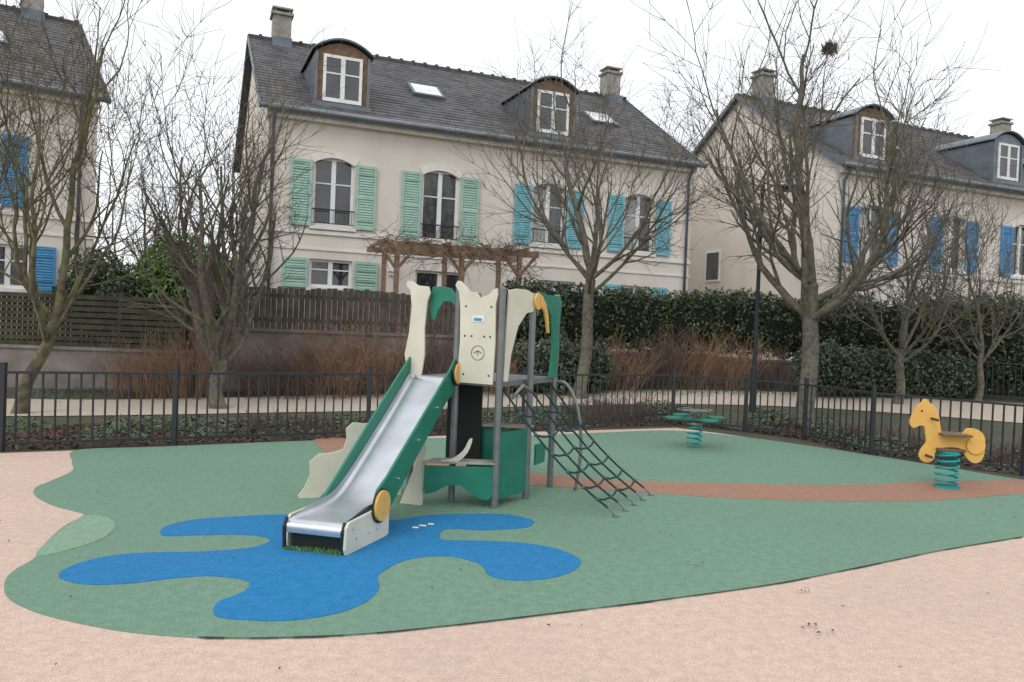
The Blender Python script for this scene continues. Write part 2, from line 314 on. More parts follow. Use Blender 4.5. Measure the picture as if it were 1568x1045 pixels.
    for xc,hh in chim:
        y=W/2-.1;c=MB().box(xc-.28,xc+.28,y-.3,y+.3,zr-.7,zr+hh);mk('chimney',c,'chim',E,bevel=.01)
        mk('chimney_cap',MB().box(xc-.34,xc+.34,y-.36,y+.36,zr+hh+.001,zr+hh+.09).box(xc-.25,xc-.19,y-.25,y+.25,zr+hh+.09,zr+hh+.2).box(xc+.19,xc+.25,y-.25,y+.25,zr+hh+.09,zr+hh+.2).box(xc-.32,xc+.32,y-.32,y+.32,zr+hh+.2,zr+hh+.25),'chim',E)
        mk('chimney_flashing',MB().box(xc-.3,xc+.3,y-.45,y+.32,zr-.36,zr-.02),'zinc',E)
    for y,w,z0,z1 in gable:
        mk('gable_window',MB().box(-.05,-.002,y-w/2,y+w/2,z0,z1),'white',E);mk('gable_glass',MB().box(-.06,-.051,y-w/2+.08,y+w/2-.08,z0+.08,z1-.08),'glass',E)
    return E
U0,U1=4.16,6.02
E1=house('terraced_house',(-6.64,21,0),math.atan2(5.2,12.34),13.39,10,7.33,10.55,.84,
 [(1.78,1.1,U0,U1,1,'shg','r'),(4.81,1.1,U0-.15,U1,1,'shg','r'),(8.24,1.1,U0,U1,1,'sht','rc'),(11.43,1.1,U0,U1,1,'sht','rc'),
  (1.78,1.15,2.5,3.27,0,'shg',''),(4.9,1.5,.95,3.15,0,None,''),(8.6,1.3,1.9,3.1,0,None,'c'),(11.4,1.1,1.9,3.1,0,'sht','')],
 [(1.93,'wood'),(8.3,'wood')],[(4.9,2.3),(11.1,2.3)],[(.78,.72),(12.9,.8)],[.15,13.2],[(3.93,4.03,.05),(3.5,3.56,.03)])
mk('wall_lamp',MB().box(3.35,3.53,-.16,-.003,3.05,3.27).box(3.39,3.49,-.12,-.01,2.95,3.05),'white',E1)
mk('party_joint',MB().box(6.62,6.65,-.012,-.002,.84,6.9),'trim',E1)
house('terraced_house',(10.1,25.2,0),math.atan2(.39,.92),18,10,7.33,10.55,.84,
 [(1.45,1.1,U0,U1,1,'shb','c'),(5.2,1.1,U0,U1,1,'shb','c'),(8.7,1.1,U0,U1,1,'shb',''),(12,1.1,U0,U1,1,'shb',''),(1.0,1.1,.95,3.1,0,None,''),(5,1.1,1.9,3.1,0,'shb','')],
 [(1.45,'wood'),(7.9,'zinc'),(12.5,'wood')],[(3.8,2.0),(10.2,2)],[(.9,.8),(14,.8)],[.15,14],[(3.93,4.03,.05),(3.5,3.56,.03)],[(6.2,.9,3.7,4.9)])
house('terraced_house',(-17.5,16.2,0),math.atan2(.6,.8),8,10,7.33,10.55,.84,
 [(5.3,1.1,U0,U1,1,'shb','r'),(2,1.1,U0,U1,1,'shb','r'),(6.1,.9,2.1,3.2,0,'shb','')],[(3,'wood')],[(5.6,2.3)],[(6.9,.95)],[7.6],[(3.93,4.03,.05),(3.5,3.56,.03)])
# ---------------------------------------------------------------- terrace fences, pergola
fe=empty('slatted_wood_fence');mb=MB();a=Vector((-14,15.32,0));b=Vector((-6.55,15.9,0))
for i in range(9): z=.95+i*.118;mb.beam(a+Vector((0,0,z)),b+Vector((0,0,z)),.03,.085)
mk('slats',mb,'fwood',fe);mb=MB()
for i in range(7): p=a.lerp(b,i/6)+Vector((0,.03,0));mb.beam(p+Vector((0,0,.85)),p+Vector((0,0,1.98)),.09,.07)
mk('posts',mb,'fwood',fe)
mb=MB()
for i in range(74): p=a.lerp(b,i/73)+Vector((0,.045,0));mb.beam(p+Vector((0,0,.9)),p+Vector((0,0,1.9)),.012,.085)
mk('backing',mb,'fwood',fe)
fe=empty('paling_fence');a=Vector((-5.9,16.15,0));b=Vector((-.9,17.72,0));mb=MB();rg=random.Random(3)
for i in range(48):
    p=a.lerp(b,i/47);h=2.32+rg.uniform(-.03,.03)-.25*abs(math.sin(i/47*6.3))*.25;mb.beam(p+Vector((0,0,1.38)),p+Vector((0,0,h)),.02,.103)
mk('palings',mb,'pwood',fe)
mk('rails',MB().beam(a+Vector((0,.03,1.6)),b+Vector((0,.03,1.6)),.03,.08).beam(a+Vector((0,.03,2.1)),b+Vector((0,.03,2.1)),.03,.08),'pwood',fe)
mk('garden_gate_panel',MB().box(-6.5,-6.02,16.0,16.12,.3,2.6).box(-6.54,-5.98,15.97,16.15,2.6,2.66),'plum')
pe=empty('wooden_pergola',(-2.9,18.9,0),R(20));mb=MB()
for x in (0.1,1.7,3.2): 
    for y in (0,1.6): mb.beam((x,y,.85),(x,y,3.4),.11,.11)
for y in (0,1.6): mb.beam((-.35,y,3.47),(3.7,y,3.47),.06,.14)
for i in range(8): mb.beam((-.2+i*.5,-.35,3.58),(-.2+i*.5,2.0,3.58),.05,.08)
for x in (.1,1.7,3.2): mb.beam((x,0,2.9),(x+.4,0,3.4),.07,.07);mb.beam((x,0,2.9),(x-.4,0,3.4),.07,.07)
mk('timbers',mb,'perg',pe)
# ---------------------------------------------------------------- railing fences
def railing(line,h=1.0,zf=lambda p:0):
    fe=empty('metal_railing_fence');mb=MB();pb=MB()
    for i in range(len(line)-1):
        a=Vector((*line[i],zf(line[i])));b=Vector((*line[i+1],zf(line[i+1])));L=(b-a).length
        k2=max(1,round(L/2.3))
        for k in range(k2+(1 if i==len(line)-2 else 0)): p=a.lerp(b,k/k2);pb.beam(p,p+Vector((0,0,h)),.055,.055).beam(p+Vector((0,0,h)),p+Vector((0,0,h+.012)),.065,.065)
        for z in(.09,h-.1): mb.beam(a+Vector((0,0,z)),b+Vector((0,0,z)),.035,.03)
        n=int(L/.125)
        for k in range(1,n): p=a.lerp(b,k/n);mb.beam(p+Vector((0,0,.09)),p+Vector((0,0,h-.1)),.018,.018)
    mk('bars',mb,'iron',fe);mk('posts',pb,'iron',fe)
railing(fence)
railing([(10.6,19.6),(13,19.2),(17,18.2),(21,16.8)],1.0,lambda p:tz(p[1]))
# ---------------------------------------------------------------- trees
NODES=[]
def branch(mb,rng,p,d,L,r,lev,mx,up=.3,rmin=.0055,rich=0):
    n=max(4,int(L/.25)) if lev<3 else 3
    pts=[p.copy()];rad=[r];u=up*(1 if lev<3 else .5)
    for i in range(n):
        d=(d+Vector((rng.gauss(0,.12),rng.gauss(0,.12),rng.gauss(0,.07)+u*.5))).normalized()
        p=p+d*(L/n);pts.append(p.copy());rad.append(max(rmin*.6,r*(1-.7*(i+1)/n)))
    mb.tube(pts,rad,[8,7,5,4,3,3][min(lev,5)],cap=False)
    if lev<3: NODES.extend(pts)
    if lev>=mx: return
    nc={1:7,2:5+rich,3:5,4:3}.get(lev,4)
    for k in range(nc):
        t=.2+.8*(k+rng.random()*.7)/nc;i=min(n,max(1,int(t*n+.5)));q=pts[i]
        dd=(pts[i]-pts[i-1]).normalized();ax=dd.orthogonal().normalized();ax.rotate(Matrix.Rotation(rng.uniform(0,6.28),3,dd))
        nd=dd.copy();nd.rotate(Matrix.Rotation(rng.uniform(.4,1.0),3,ax))
        branch(mb,rng,q,nd,L*rng.uniform(.38,.64),max(rmin,rad[i]*.62),lev+1,mx,up,rmin,rich)
def tree(name,loc,seed,H,r0,fork,nl,spread,lean=(0,0),mx=4,m='bark',up=.3,lr=.45,rich=0):
    rng=random.Random(seed);mb=MB();p=Vector((loc[0],loc[1],tz(loc[1])-.05));pts=[];rad=[]
    K=8
    for i in range(K+1):
        t=i/K;pts.append(p+Vector((lean[0]*t+.04*math.sin(t*7+seed),lean[1]*t+.03*math.cos(t*5+seed),fork*t)));rad.append(r0*(1.4 if i==0 else 1.05-.27*t))
    mb.tube(pts,rad,12,cap=False);top=pts[-1]
    branch(mb,rng,top-Vector((0,0,.05)),Vector((lean[0]*.15,.0,1)).normalized(),(H-fork)*.8,r0*.66,1,mx,up,rich=rich)
    for k in range(nl):
        a=6.28*k/nl+rng.uniform(-.4,.4);s=spread*rng.uniform(.7,1.2)
        d=Vector((math.cos(a)*math.sin(s),math.sin(a)*math.sin(s),math.cos(s)))
        L=(H-fork)*rng.uniform(.55,.78);st=pts[rng.choice([K,K-1,K-2])]
        branch(mb,rng,st,d,L,r0*lr*rng.uniform(.75,1.1),1,mx,up,rich=rich)
    return mk(name,mb,m,smooth=True)
tree('bare_tree',(5.6,15.0),11,8.3,.165,2.7,9,1.2,rich=1)
nest=min(NODES,key=lambda q:(q-Vector((5.75,14.8,7.0))).length)
tree('bare_tree',(1.5,17.0),5,7.6,.135,2.6,7,1.1,(.15,0),lr=.4)
tree('bare_tree',(-5.15,14.0),8,6.1,.14,.9,7,.8,lr=.55)
tree('bare_tree',(-7.6,12.3),21,7.2,.10,1.5,5,.8,(.5,0),m='barky')
tree('bare_tree',(-8.8,12.9),23,6.4,.10,1.5,4,.7,(-.2,0),m='barky')
tree('bare_tree',(8.8,18.0),31,5.4,.10,1.3,6,1.0)
tree('bare_tree',(11.2,19.0),37,5.0,.08,1.2,5,.9)
tree('bare_tree',(-11.5,25),41,6.0,.09,1.8,6,.9,mx=3)
rg=random.Random(9);mb=MB()
for i in range(170):
    v=Vector((rg.gauss(0,1),rg.gauss(0,1),rg.gauss(0,.6))).normalized();v.z*=.6;v*=.11*rg.uniform(.6,1.1);w=v.cross(Vector((rg.gauss(0,1),rg.gauss(0,1),rg.gauss(0,1)))).normalized()*rg.uniform(.06,.17)
    c=nest+Vector((0,0,.03));mb.tube([c+v-w,c+v*1.1,c+v+w],.005,3)
mk('bird_nest',mb,'twigd')
def bush(name,loc,seed,n,h,r,m):
    rng=random.Random(seed);mb=MB()
    for i in range(n):
        a=rng.uniform(0,6.28);q=r[0]*math.sqrt(rng.random());p=Vector((loc[0]+math.cos(a)*q,loc[1]+math.sin(a)*q*r[1]/r[0],loc[2]))
        d=Vector((math.cos(a)*rng.uniform(0,.5),math.sin(a)*rng.uniform(0,.5),1)).normalized();H=h*rng.uniform(.45,1.08)
        pts=[p]
        for k in range(4): d=(d+Vector((rng.gauss(0,.16),rng.gauss(0,.16),.02))).normalized();pts.append(pts[-1]+d*H/4)
        mb.tube(pts,[.007,.006,.005,.004,.003],3,False)
        for k in range(6):
            i0=rng.randint(1,3);d2=(d+Vector((rng.gauss(0,.55),rng.gauss(0,.55),rng.gauss(0,.35)))).normalized();q0=pts[i0].lerp(pts[i0+1],rng.random())
            mb.tube([q0,q0+d2*H*.18,q0+d2*H*.32+Vector((0,0,.03))],[.004,.0035,.003],3,False)
    return mk(name,mb,m)
i=0
for x,y,h in [(-6.9,15.0,.9),(-6.2,15.2,1.3),(-4.6,15.6,1.0),(-3.6,15.9,1.3),(-2.7,16.2,1.45),(-1.7,16.6,1.3),(-.5,17.2,1.1),(2.4,18.4,1.1),(3.3,18.9,1.3),(4.3,19.3,1.35),(5.4,19.4,1.2),(6.4,19.6,1.0)]:
    i+=1;bush('dormant_shrub',(x,y,tz(y)),i,110,h,(.65,.4),'twig' if i%3 else 'twigd')
for x,y,h in [(-3.2,11.4,.25),(-1.0,12.6,.3),(1.5,14.2,.4),(2.2,14.7,.45),(5.9,13.1,.3),(6.6,12.0,.3),(7.4,11.2,.3)]:
    i+=1;bush('dormant_shrub',(x,y,tz(y)),i,80,h,(.6,.3),'twigd')
def vine(name,pts,n,seed):
    rng=random.Random(seed);mb=MB()
    for k in range(n):
        p=Vector(rng.choice(pts))+Vector((rng.uniform(-.4,.4),rng.uniform(-.4,.4),rng.uniform(-.1,.1)));q=[p]
        d=Vector((rng.gauss(0,1),rng.gauss(0,.6),rng.gauss(0,.4))).normalized()
        for j in range(6): d=(d+Vector((rng.gauss(0,.4),rng.gauss(0,.4),rng.gauss(-.05,.3)))).normalized();q.append(q[-1]+d*.13)
        mb.tube(q,[.008,.007,.006,.006,.005,.004,.003],3,False)
    mk(name,mb,'twigd')
vine('climbing_vine',[(-2.9+x*.94,18.9+x*.34,3.6-zz) for x in (0,.5,1,1.5,2,2.5,3,3.3) for zz in (0,0,.0,.4)]+[(.3,20.1,z) for z in (1.5,2,2.5,3)],320,5)
def leaves(name,blobs,n,size,m,seed=1,core=True,boxy=1.0):
    rng=random.Random(seed);mb=MB();wt=[b[1][0]*b[1][2]+b[1][1]*b[1][2]+b[1][0]*b[1][1] for b in blobs]
    for k in range(n):
        c,r=rng.choices(blobs,wt)[0]
        v=Vector((rng.gauss(0,1),rng.gauss(0,1),rng.gauss(0,1))).normalized()
        if boxy<1: v=Vector([math.copysign(abs(x)**boxy,x) for x in v])
        s=rng.uniform(.82,1.06)+.16*noise.noise(Vector((v.x*3+c[0],v.y*3+c[1],v.z*3)))
        p=Vector((c[0]+v.x*r[0]*s,c[1]+v.y*r[1]*s,c[2]+v.z*r[2]*s))
        if p.z<0: continue
        a=(v*.5+Vector((rng.gauss(0,1),rng.gauss(0,1),rng.gauss(0,1)))).normalized();b=a.orthogonal().normalized();b.rotate(Matrix.Rotation(rng.uniform(0,6.28),3,a));e=a.cross(b)
        l=size*rng.uniform(.6,1.3)
        mb.add([p-b*l,p+e*l*.45,p+b*l,p-e*l*.45],[(0,1,2,3)])
    o=mk(name,mb,m)
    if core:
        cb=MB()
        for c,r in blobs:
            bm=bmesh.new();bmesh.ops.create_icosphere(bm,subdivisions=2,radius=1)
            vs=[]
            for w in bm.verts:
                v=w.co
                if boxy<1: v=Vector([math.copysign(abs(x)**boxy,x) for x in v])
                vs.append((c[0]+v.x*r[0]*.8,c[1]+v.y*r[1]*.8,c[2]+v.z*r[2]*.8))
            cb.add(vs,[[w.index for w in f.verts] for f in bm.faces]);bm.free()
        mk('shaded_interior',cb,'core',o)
    return o
def row(a,b,n,r,seed,jit=.12):
    rg=random.Random(seed);o=[]
    for i in range(n):
        t=i/(n-1);o.append(((a[0]+(b[0]-a[0])*t,a[1]+(b[1]-a[1])*t+rg.uniform(-jit,jit),a[2]+(b[2]-a[2])*t+rg.uniform(-jit,jit)*.6),(r[0]*rg.uniform(.9,1.15),r[1]*rg.uniform(.85,1.1),r[2]*rg.uniform(.92,1.06))))
    return o
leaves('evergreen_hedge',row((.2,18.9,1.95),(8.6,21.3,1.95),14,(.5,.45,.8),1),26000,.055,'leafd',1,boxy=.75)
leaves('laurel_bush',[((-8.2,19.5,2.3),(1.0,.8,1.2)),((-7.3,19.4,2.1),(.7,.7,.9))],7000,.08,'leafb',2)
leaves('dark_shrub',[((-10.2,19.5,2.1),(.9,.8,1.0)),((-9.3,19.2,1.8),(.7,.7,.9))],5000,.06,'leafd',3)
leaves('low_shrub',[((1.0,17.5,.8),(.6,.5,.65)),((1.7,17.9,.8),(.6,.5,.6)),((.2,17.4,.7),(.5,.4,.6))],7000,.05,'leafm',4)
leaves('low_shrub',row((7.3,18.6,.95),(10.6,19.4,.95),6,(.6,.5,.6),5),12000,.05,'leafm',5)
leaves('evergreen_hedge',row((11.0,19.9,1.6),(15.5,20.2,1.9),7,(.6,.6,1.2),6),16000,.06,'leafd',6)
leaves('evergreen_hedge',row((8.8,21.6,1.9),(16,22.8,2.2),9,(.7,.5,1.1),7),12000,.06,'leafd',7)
# ground cover + leaf litter in the bed
rng=random.Random(77);mb=MB();mr=MB()
bed=cr(fence,8,False)
for k in range(26000):
    i=rng.randrange(6,len(bed)-2);p=Vector((*bed[i],0)).lerp(Vector((*bed[i+1],0)),rng.random());out=Vector((.45 if p.x>4 else -.25,1,0)).normalized()
    p=p+out*(rng.random()*2.3)
    dn=noise.noise(Vector((p.x*1.1,p.y*1.1,3)))
    brown=rng.random()<.25 or dn<-.12
    z=tz(p.y)+.012+(0 if brown else rng.random()*.2*(dn+.5))
    p.z=z;a=Vector((rng.gauss(0,.5),rng.gauss(0,.5),1)).normalized();b=a.orthogonal().normalized();b.rotate(Matrix.Rotation(rng.uniform(0,6.28),3,a));e=a.cross(b);l=rng.uniform(.015,.045)
    (mr if brown else mb).add([p-b*l,p+e*l*.5,p+b*l,p-e*l*.5],[(0,1,2,3)])
mk('ground_cover',mb,'leafm');mk('leaf_litter',mr,'leafr')
rng=random.Random(5);mb=MB()
for k in range(9000):
    t=rng.random();x=-9+t*17;y=15.2+(x+9)*.27+rng.gauss(0,.45);z=tz(y);h=rng.uniform(.03,.10);a=rng.uniform(0,6.28);dx,dy=math.cos(a)*.008,math.sin(a)*.008
    mb.add([(x-dx,y-dy,z),(x+dx,y+dy,z),(x+rng.gauss(0,.03),y+rng.gauss(0,.03),z+h)],[(0,1,2)])
mk('grass',mb,'leafm')
# ---------------------------------------------------------------- lamp post
lp=empty('street_lamp',(4.95,16.2,tz(16.2)));mk('pole',MB().tube([(0,0,0),(0,0,.9),(0,0,.92),(0,0,4.6)],[.07,.07,.045,.035],10).tube([(0,0,4.45),(.2,0,4.6),(.5,0,4.62)],.02,6),'iron',lp)
mk('lantern',MB().tube([(.5,0,4.64),(.5,0,4.58),(.5,0,4.5)],[.05,.2,.15],12),'iron',lp)
# ---------------------------------------------------------------- play structure
PS=empty('slide_play_tower')
P1,P2,P3,P4,P5=(-.10,7.16),(.19,7.62),(.45,8.22),(-.505,7.35),(-.92,7.54);P6=(-.38,8.55)
V3=lambda p,z:Vector((p[0],p[1],z))
mb=MB()
for p,h in((P1,2.0),(P2,1.98),(P3,2.0),(P4,2.02),(P5,1.3),(P6,2.0)): mb.tube([V3(p,0),V3(p,h-.01),V3(p,h)],[.032,.032,.024],14)
mk('posts',mb,'post',PS)
mb=MB().prism([V3(P1,1.1),V3(P3,1.1),V3(P6,1.1),V3(P5,1.1)],(0,0,.05));mk('platform',mb,'post',PS)
mb=MB().panel(P4,P1,[(.03,1.12),(.40,1.12),(.41,1.5),(.40,1.85),(.42,1.93),(.41,1.99),(.37,1.975),(.33,1.93),(.24,1.90),(.2,1.95),(.13,1.95),(.1,1.99),(.03,2.05),(0,2.05),(-.02,2.01),(.02,1.95),(.04,1.8),(.05,1.5)],.022,-.03);mk('sign_panel',mb,'pc',PS,bevel=.003)
dd=(Vector(P1)-Vector(P4)).normalized();nr=Vector((dd.y,-dd.x,0))
pc=lambda s,z,o:Vector((P4[0]+dd.x*s,P4[1]+dd.y*s,z))+nr*o
mb=MB();mb.prism([pc(.17,1.68,.043),pc(.29,1.68,.043),pc(.29,1.74,.043),pc(.17,1.74,.043)],nr*.003);mk('plaque',mb,'white',PS)
mb=MB();mb.prism([pc(.19,1.69,.047),pc(.27,1.69,.047),pc(.27,1.715,.047),pc(.19,1.715,.047)],nr*.001);mk('plaque_print',mb,'shb',PS)
mb=MB()
for k in range(24):
    a=6.283*k/24;b=6.283*(k+1)/24;mb.beam(pc(.24+.065*math.cos(a),1.4+.065*math.sin(a),.043),pc(.24+.065*math.cos(b),1.4+.065*math.sin(b),.043),.004,.004)
mb.beam(pc(.2,1.4,.043),pc(.24,1.42,.043),.008,.004).beam(pc(.24,1.42,.043),pc(.28,1.4,.043),.008,.004).beam(pc(.24,1.42,.043),pc(.24,1.38,.043),.006,.004)
for s,z in((.1,1.82),(.36,1.82),(.1,1.55),(.36,1.55),(.1,1.2),(.36,1.2),(.17,1.55),(.3,1.55)): mb.disc(pc(s,z,.043),nr,.009,.006,8)
mk('pictogram_and_bolts',mb,'iron',PS)
mb=MB().panel((-.985,7.50),(-.75,7.38),[(.02,1.18),(.17,1.15),(.2,1.35),(.19,1.6),(.21,1.85),(.24,1.93),(.22,1.99),(.1,2.0),(.03,2.04),(-.02,2.04),(-.03,2.0),(.02,1.95),(.04,1.8),(.02,1.55),(-.02,1.35)],.022);mk('horn_panel',mb,'pc',PS,bevel=.003)
mb=MB().panel((-.76,7.46),P4,[(-.02,1.85),(.0,1.99),(.1,2.0),(.2,1.98),(.27,1.9),(.27,1.8),(.2,1.86),(.13,1.86),(.07,1.78),(.04,1.68),(.0,1.7)],.02);mk('green_arch',mb,'pg',PS,bevel=.003)
mb=MB().panel(P1,P2,[(.03,1.15),(.10,1.15),(.14,1.4),(.24,1.65),(.38,1.78),(.5,1.80),(.54,1.86),(.5,1.97),(.38,2.0),(.2,2.0),(.07,1.98),(.05,1.7)],.02,-.02);mk('horn_panel',mb,'pc',PS,bevel=.003)
mb=MB().panel(P2,P3,[(.45,1.15),(.66,1.15),(.70,1.4),(.68,1.7),(.73,1.92),(.66,1.98),(.3,1.98),(.06,2.0),(.02,1.93),(.08,1.86),(.3,1.86),(.44,1.76),(.5,1.5),(.48,1.3)],.02,-.02);mk('green_panel',mb,'pg',PS,bevel=.003)
mb=MB().disc((.235,7.62,1.9),(-.9,.45,0),.08,.022).panel((.24,7.66),(.36,7.95),[(.0,1.85),(.09,1.80),(.16,1.68),(.19,1.6),(.24,1.6),(.2,1.76),(.12,1.88),(.0,1.96)],.02,-.03);mk('yellow_loop',mb,'py',PS,bevel=.003)
A,B=(-.505,7.35),(-1.12,5.54);A2,B2=(-.93,7.53),(-1.556,5.65)
side=[(-.02,1.36),(.05,1.33),(.12,1.26),(1.3,.46),(1.45,.38),(1.5,.28),(1.47,.18),(1.4,.1),(1.3,.14),(1.2,.24),(.2,.96),(.05,1.02),(-.02,1.06)]
sideL=[(-.02,1.38),(.05,1.34),(.53,1.0),(1.26,.46),(1.45,.32),(1.53,.25),(1.5,.14),(1.35,.12),(1.2,.2),(.2,.96),(-.02,1.06)]
mb=MB().panel(A,B,side,.022).panel(A2,B2,sideL,.022);mk('slide_sides',mb,'pg',PS,bevel=.003)
ex=[(1.3,.02),(1.4,0),(1.92,0),(1.94,.05),(1.93,.2),(1.9,.235),(1.75,.24),(1.55,.25),(1.45,.3),(1.36,.3),(1.3,.2)]
mb=MB().panel(A,B,ex,.022,.023).panel(A2,B2,[(1.45,.0)]+ex[2:8],.022,-.023);mk('exit_sides',mb,'pc',PS,bevel=.003)
def sl(s,side_,z):
    a=Vector(A).lerp(Vector(B),s/1.91);b=Vector(A2).lerp(Vector(B2),s/1.91);p=a.lerp(b,side_);return Vector((p.x,p.y,z))
prof=[(-.12,1.15),(0,1.15),(.08,1.12),(.2,1.03),(.5,.80),(.8,.58),(1.1,.37),(1.25,.28),(1.38,.235),(1.5,.222),(1.65,.218),(1.85,.215),(1.9,.205),(1.925,.18),(1.925,.13)]
prof=cr(prof,3,False)
mb=MB();cs=[(.03,.06),(.035,.03),(.07,.005),(.13,0),(.87,0),(.93,.005),(.965,.03),(.97,.06)]
for s,z in prof:
    fade=1 if s<1.6 else max(.0,(1.9-s)/.3)
    for q,h in cs: mb.v.append(tuple(sl(s,q,z+h*fade)))
nc=len(cs)
for i in range(len(prof)-1):
    for j in range(nc-1): o=i*nc+j;mb.f.append((o,o+1,o+nc+1,o+nc))
o=mk('slide_bed',mb,'steel',PS,True)
mb=MB().prism([sl(1.86,.05,.01),sl(1.86,.95,.01),sl(1.86,.95,.15),sl(1.86,.05,.15)],(.05,.12,0));mk('exit_front',mb,'pd',PS)
mb=MB().tube([sl(1.92,.0,.0),sl(1.93,.0,.17),sl(1.9,.0,.23)],.014,8).tube([sl(1.92,1,.0),sl(1.93,1,.17),sl(1.9,1,.23)],.014,8);mk('exit_edging',mb,'pd',PS)
rg=random.Random(2);mb=MB()
for k in range(260):
    q=rg.random();p=sl(1.93+rg.gauss(0,.015),q,.013);h=rg.uniform(.01,.05)*(1-.5*q);mb.add([p+Vector((-.006,0,0)),p+Vector((.006,.004,0)),p+Vector((rg.gauss(0,.01),rg.gauss(0,.01),h))],[(0,1,2)])
mk('moss',mb,'leafb',PS)
dn=(Vector(B)-Vector(A)).normalized();sn=Vector((-dn.y,dn.x,0))
ctr=lambda s,z:Vector((A[0]+dn.x*s,A[1]+dn.y*s,z))
mb=MB().disc(ctr(.03,1.2)+sn*.04,sn,.10,.022).disc(ctr(1.46,.27)+sn*.055,sn,.115,.022);mk('yellow_discs',mb,'py',PS,bevel=.003)
mb=MB().disc(ctr(.03,1.2)+sn*.028,sn,.11,.02).disc(ctr(1.46,.27)+sn*.042,sn,.13,.01);mk('disc_backing',mb,'pd',PS)
mb=MB()
for s,z in((.45,.92),(.8,.68),(1.15,.42),(1.62,.1),(1.8,.1),(1.5,.1),(1.85,.18)): mb.disc(ctr(s,z)+sn*.02,sn,.008,.034,8)
for z in(.22,.32): mb.disc(ctr(1.46,z)+sn*.067,sn,.008,.006,8)
mk('bolts',mb,'steel',PS)
mb=MB().panel((-1.0,7.56),(-1.79,7.28),[(0,0),(.0,.95),(.1,.8),(.2,.72),(.36,.69),(.48,.70),(.54,.64),(.53,.54),(.56,.45),(.66,.42),(.78,.41),(.86,.34),(.85,.22),(.9,.1),(.95,.03),(.94,0),(.76,0),(.7,.07),(.4,.1),(.2,.05)],.022);mk('wavy_panel',mb,'pc',PS,bevel=.003)
mb=MB().panel((-.96,7.22),(-.72,7.15),[(0,0),(.22,0),(.24,.55),(.2,.6),(.15,.4)],.022);mk('cream_support',mb,'pc',PS,bevel=.003)
Q=(-.74,7.12)
mb=MB().panel(Q,P1,[(.0,.16),(.02,.12),(.1,.14),(.2,.2),(.32,.21),(.42,.15),(.5,.09),(.58,.08),(.62,.12),(.62,.38),(.0,.38)],.02,-.01).panel(P1,P2,[(.02,.08),(.52,.08),(.52,.68),(.02,.68)],.02,.0)
mb.panel((-.4,7.75),(.16,7.66),[(0,.1),(.56,.1),(.56,.66),(0,.66)],.02).panel((.25,7.75),(.4,8.1),[(.05,.3),(.3,.3),(.32,.45),(.25,.5),(.05,.5)],.02)
mk('green_lower_panels',mb,'pg',PS,bevel=.003)
mb=MB().prism([(-.76,7.09,.40),(-.1,7.13,.40),(-.1,7.32,.40),(-.66,7.32,.40)],(0,0,.018)).prism([(-.42,7.68,.68),(.2,7.6,.68),(.25,7.78,.68),(-.4,7.9,.68)],(0,0,.018));mk('seats',mb,'chim',PS,bevel=.003)
mb=MB().panel((-.6,7.75),(-.25,7.62),[(0,.35),(.36,.35),(.36,1.08),(0,1.08)],.02);mk('dark_play_board',mb,'pd',PS)
mb=MB().panel((-.62,7.15),(-.3,7.15),cr([(.02,.42),(.12,.44),(.22,.52),(.27,.62),(.30,.62),(.26,.5),(.16,.41)],3),.02);mk('cream_curve',mb,'pc',PS)
mb=MB();kn=MB();fr=MB();N=5
top=[V3(P1,1.08).lerp(V3(P3,1.08),(i+.3)/(N-.4)) for i in range(N)];g0,g1=Vector((.98,7.01,.03)),Vector((1.46,7.99,.03));bot=[g0.lerp(g1,i/(N-1)) for i in range(N)]
def net(i,t):
    p=top[i].lerp(bot[i],t);p.z-=.10*math.sin(math.pi*t);return p
for i in range(N):
    mb.tube([net(i,t/12) for t in range(12)]+[net(i,.93)],.0105,6)
    fr.tube([net(i,.88),net(i,.97),bot[i]-Vector((0,0,.02))],[.008,.010,.013],8);fr.disc(bot[i]-Vector((0,0,.018)),(0,0,1),.03,.01,12)
for t in (.16,.3,.44,.58,.72,.84):
    for i in range(N-1):
        a=net(i,t+(.03 if i%2 else 0));b=net(i+1,t+(0 if i%2 else .03));c=(a+b)/2-Vector((0,0,.015));mb.tube([a,c,b],.0095,6)
    for i in range(N): kn.tube([net(i,t+(.03 if i%2 else 0)-.012),net(i,t+(.03 if i%2 else 0)),net(i,t+(.03 if i%2 else 0)+.012)],[.012,.02,.012],8)
mk('ropes',mb,'rope',PS);mk('rope_knots',kn,'knot',PS,True);mk('rope_anchors',fr,'post',PS)
hb=cr([(.47,8.25,1.1),(.58,8.2,1.08),(.68,8.15,.9),(.74,8.12,.6),(.74,8.1,.3),(.7,8.1,0)],5,False)
mk('handrails',MB().tube(hb,.017,8).tube([(.02,7.2,1.0),(.12,7.25,1.12),(.2,7.4,1.05)],.016,8),'post',PS,True)
# ---------------------------------------------------------------- spring toys
def helix(mb,c,r,z0,z1,turns,rt):
    mb.tube([(c[0]+r*math.cos(i*math.pi/8),c[1]+r*math.sin(i*math.pi/8),z0+(z1-z0)*i/(turns*16)) for i in range(turns*16+1)],rt,8)
H=empty('spring_horse_rider',(5.04,9.1,.012),R(-8))
hp=[(-.29,1.0),(-.34,.95),(-.39,.90),(-.45,.76),(-.45,.70),(-.41,.66),(-.34,.69),(-.29,.68),(-.27,.6),(-.26,.5),(-.31,.42),(-.33,.34),(-.28,.28),(-.2,.28),(-.16,.36),(-.12,.43),(0,.46),(.13,.45),(.2,.36),(.27,.30),(.35,.31),(.4,.4),(.4,.58),(.35,.66),(.27,.69),(.19,.68),(.14,.62),(.0,.59),(-.08,.61),(-.11,.72),(-.13,.82),(-.18,.92),(-.24,.96)]
mk('horse_profile',MB().prism([(x*.95,-.02,z) for x,z in cr(hp,4)],(0,.04,0)),'py',H,bevel=.004)
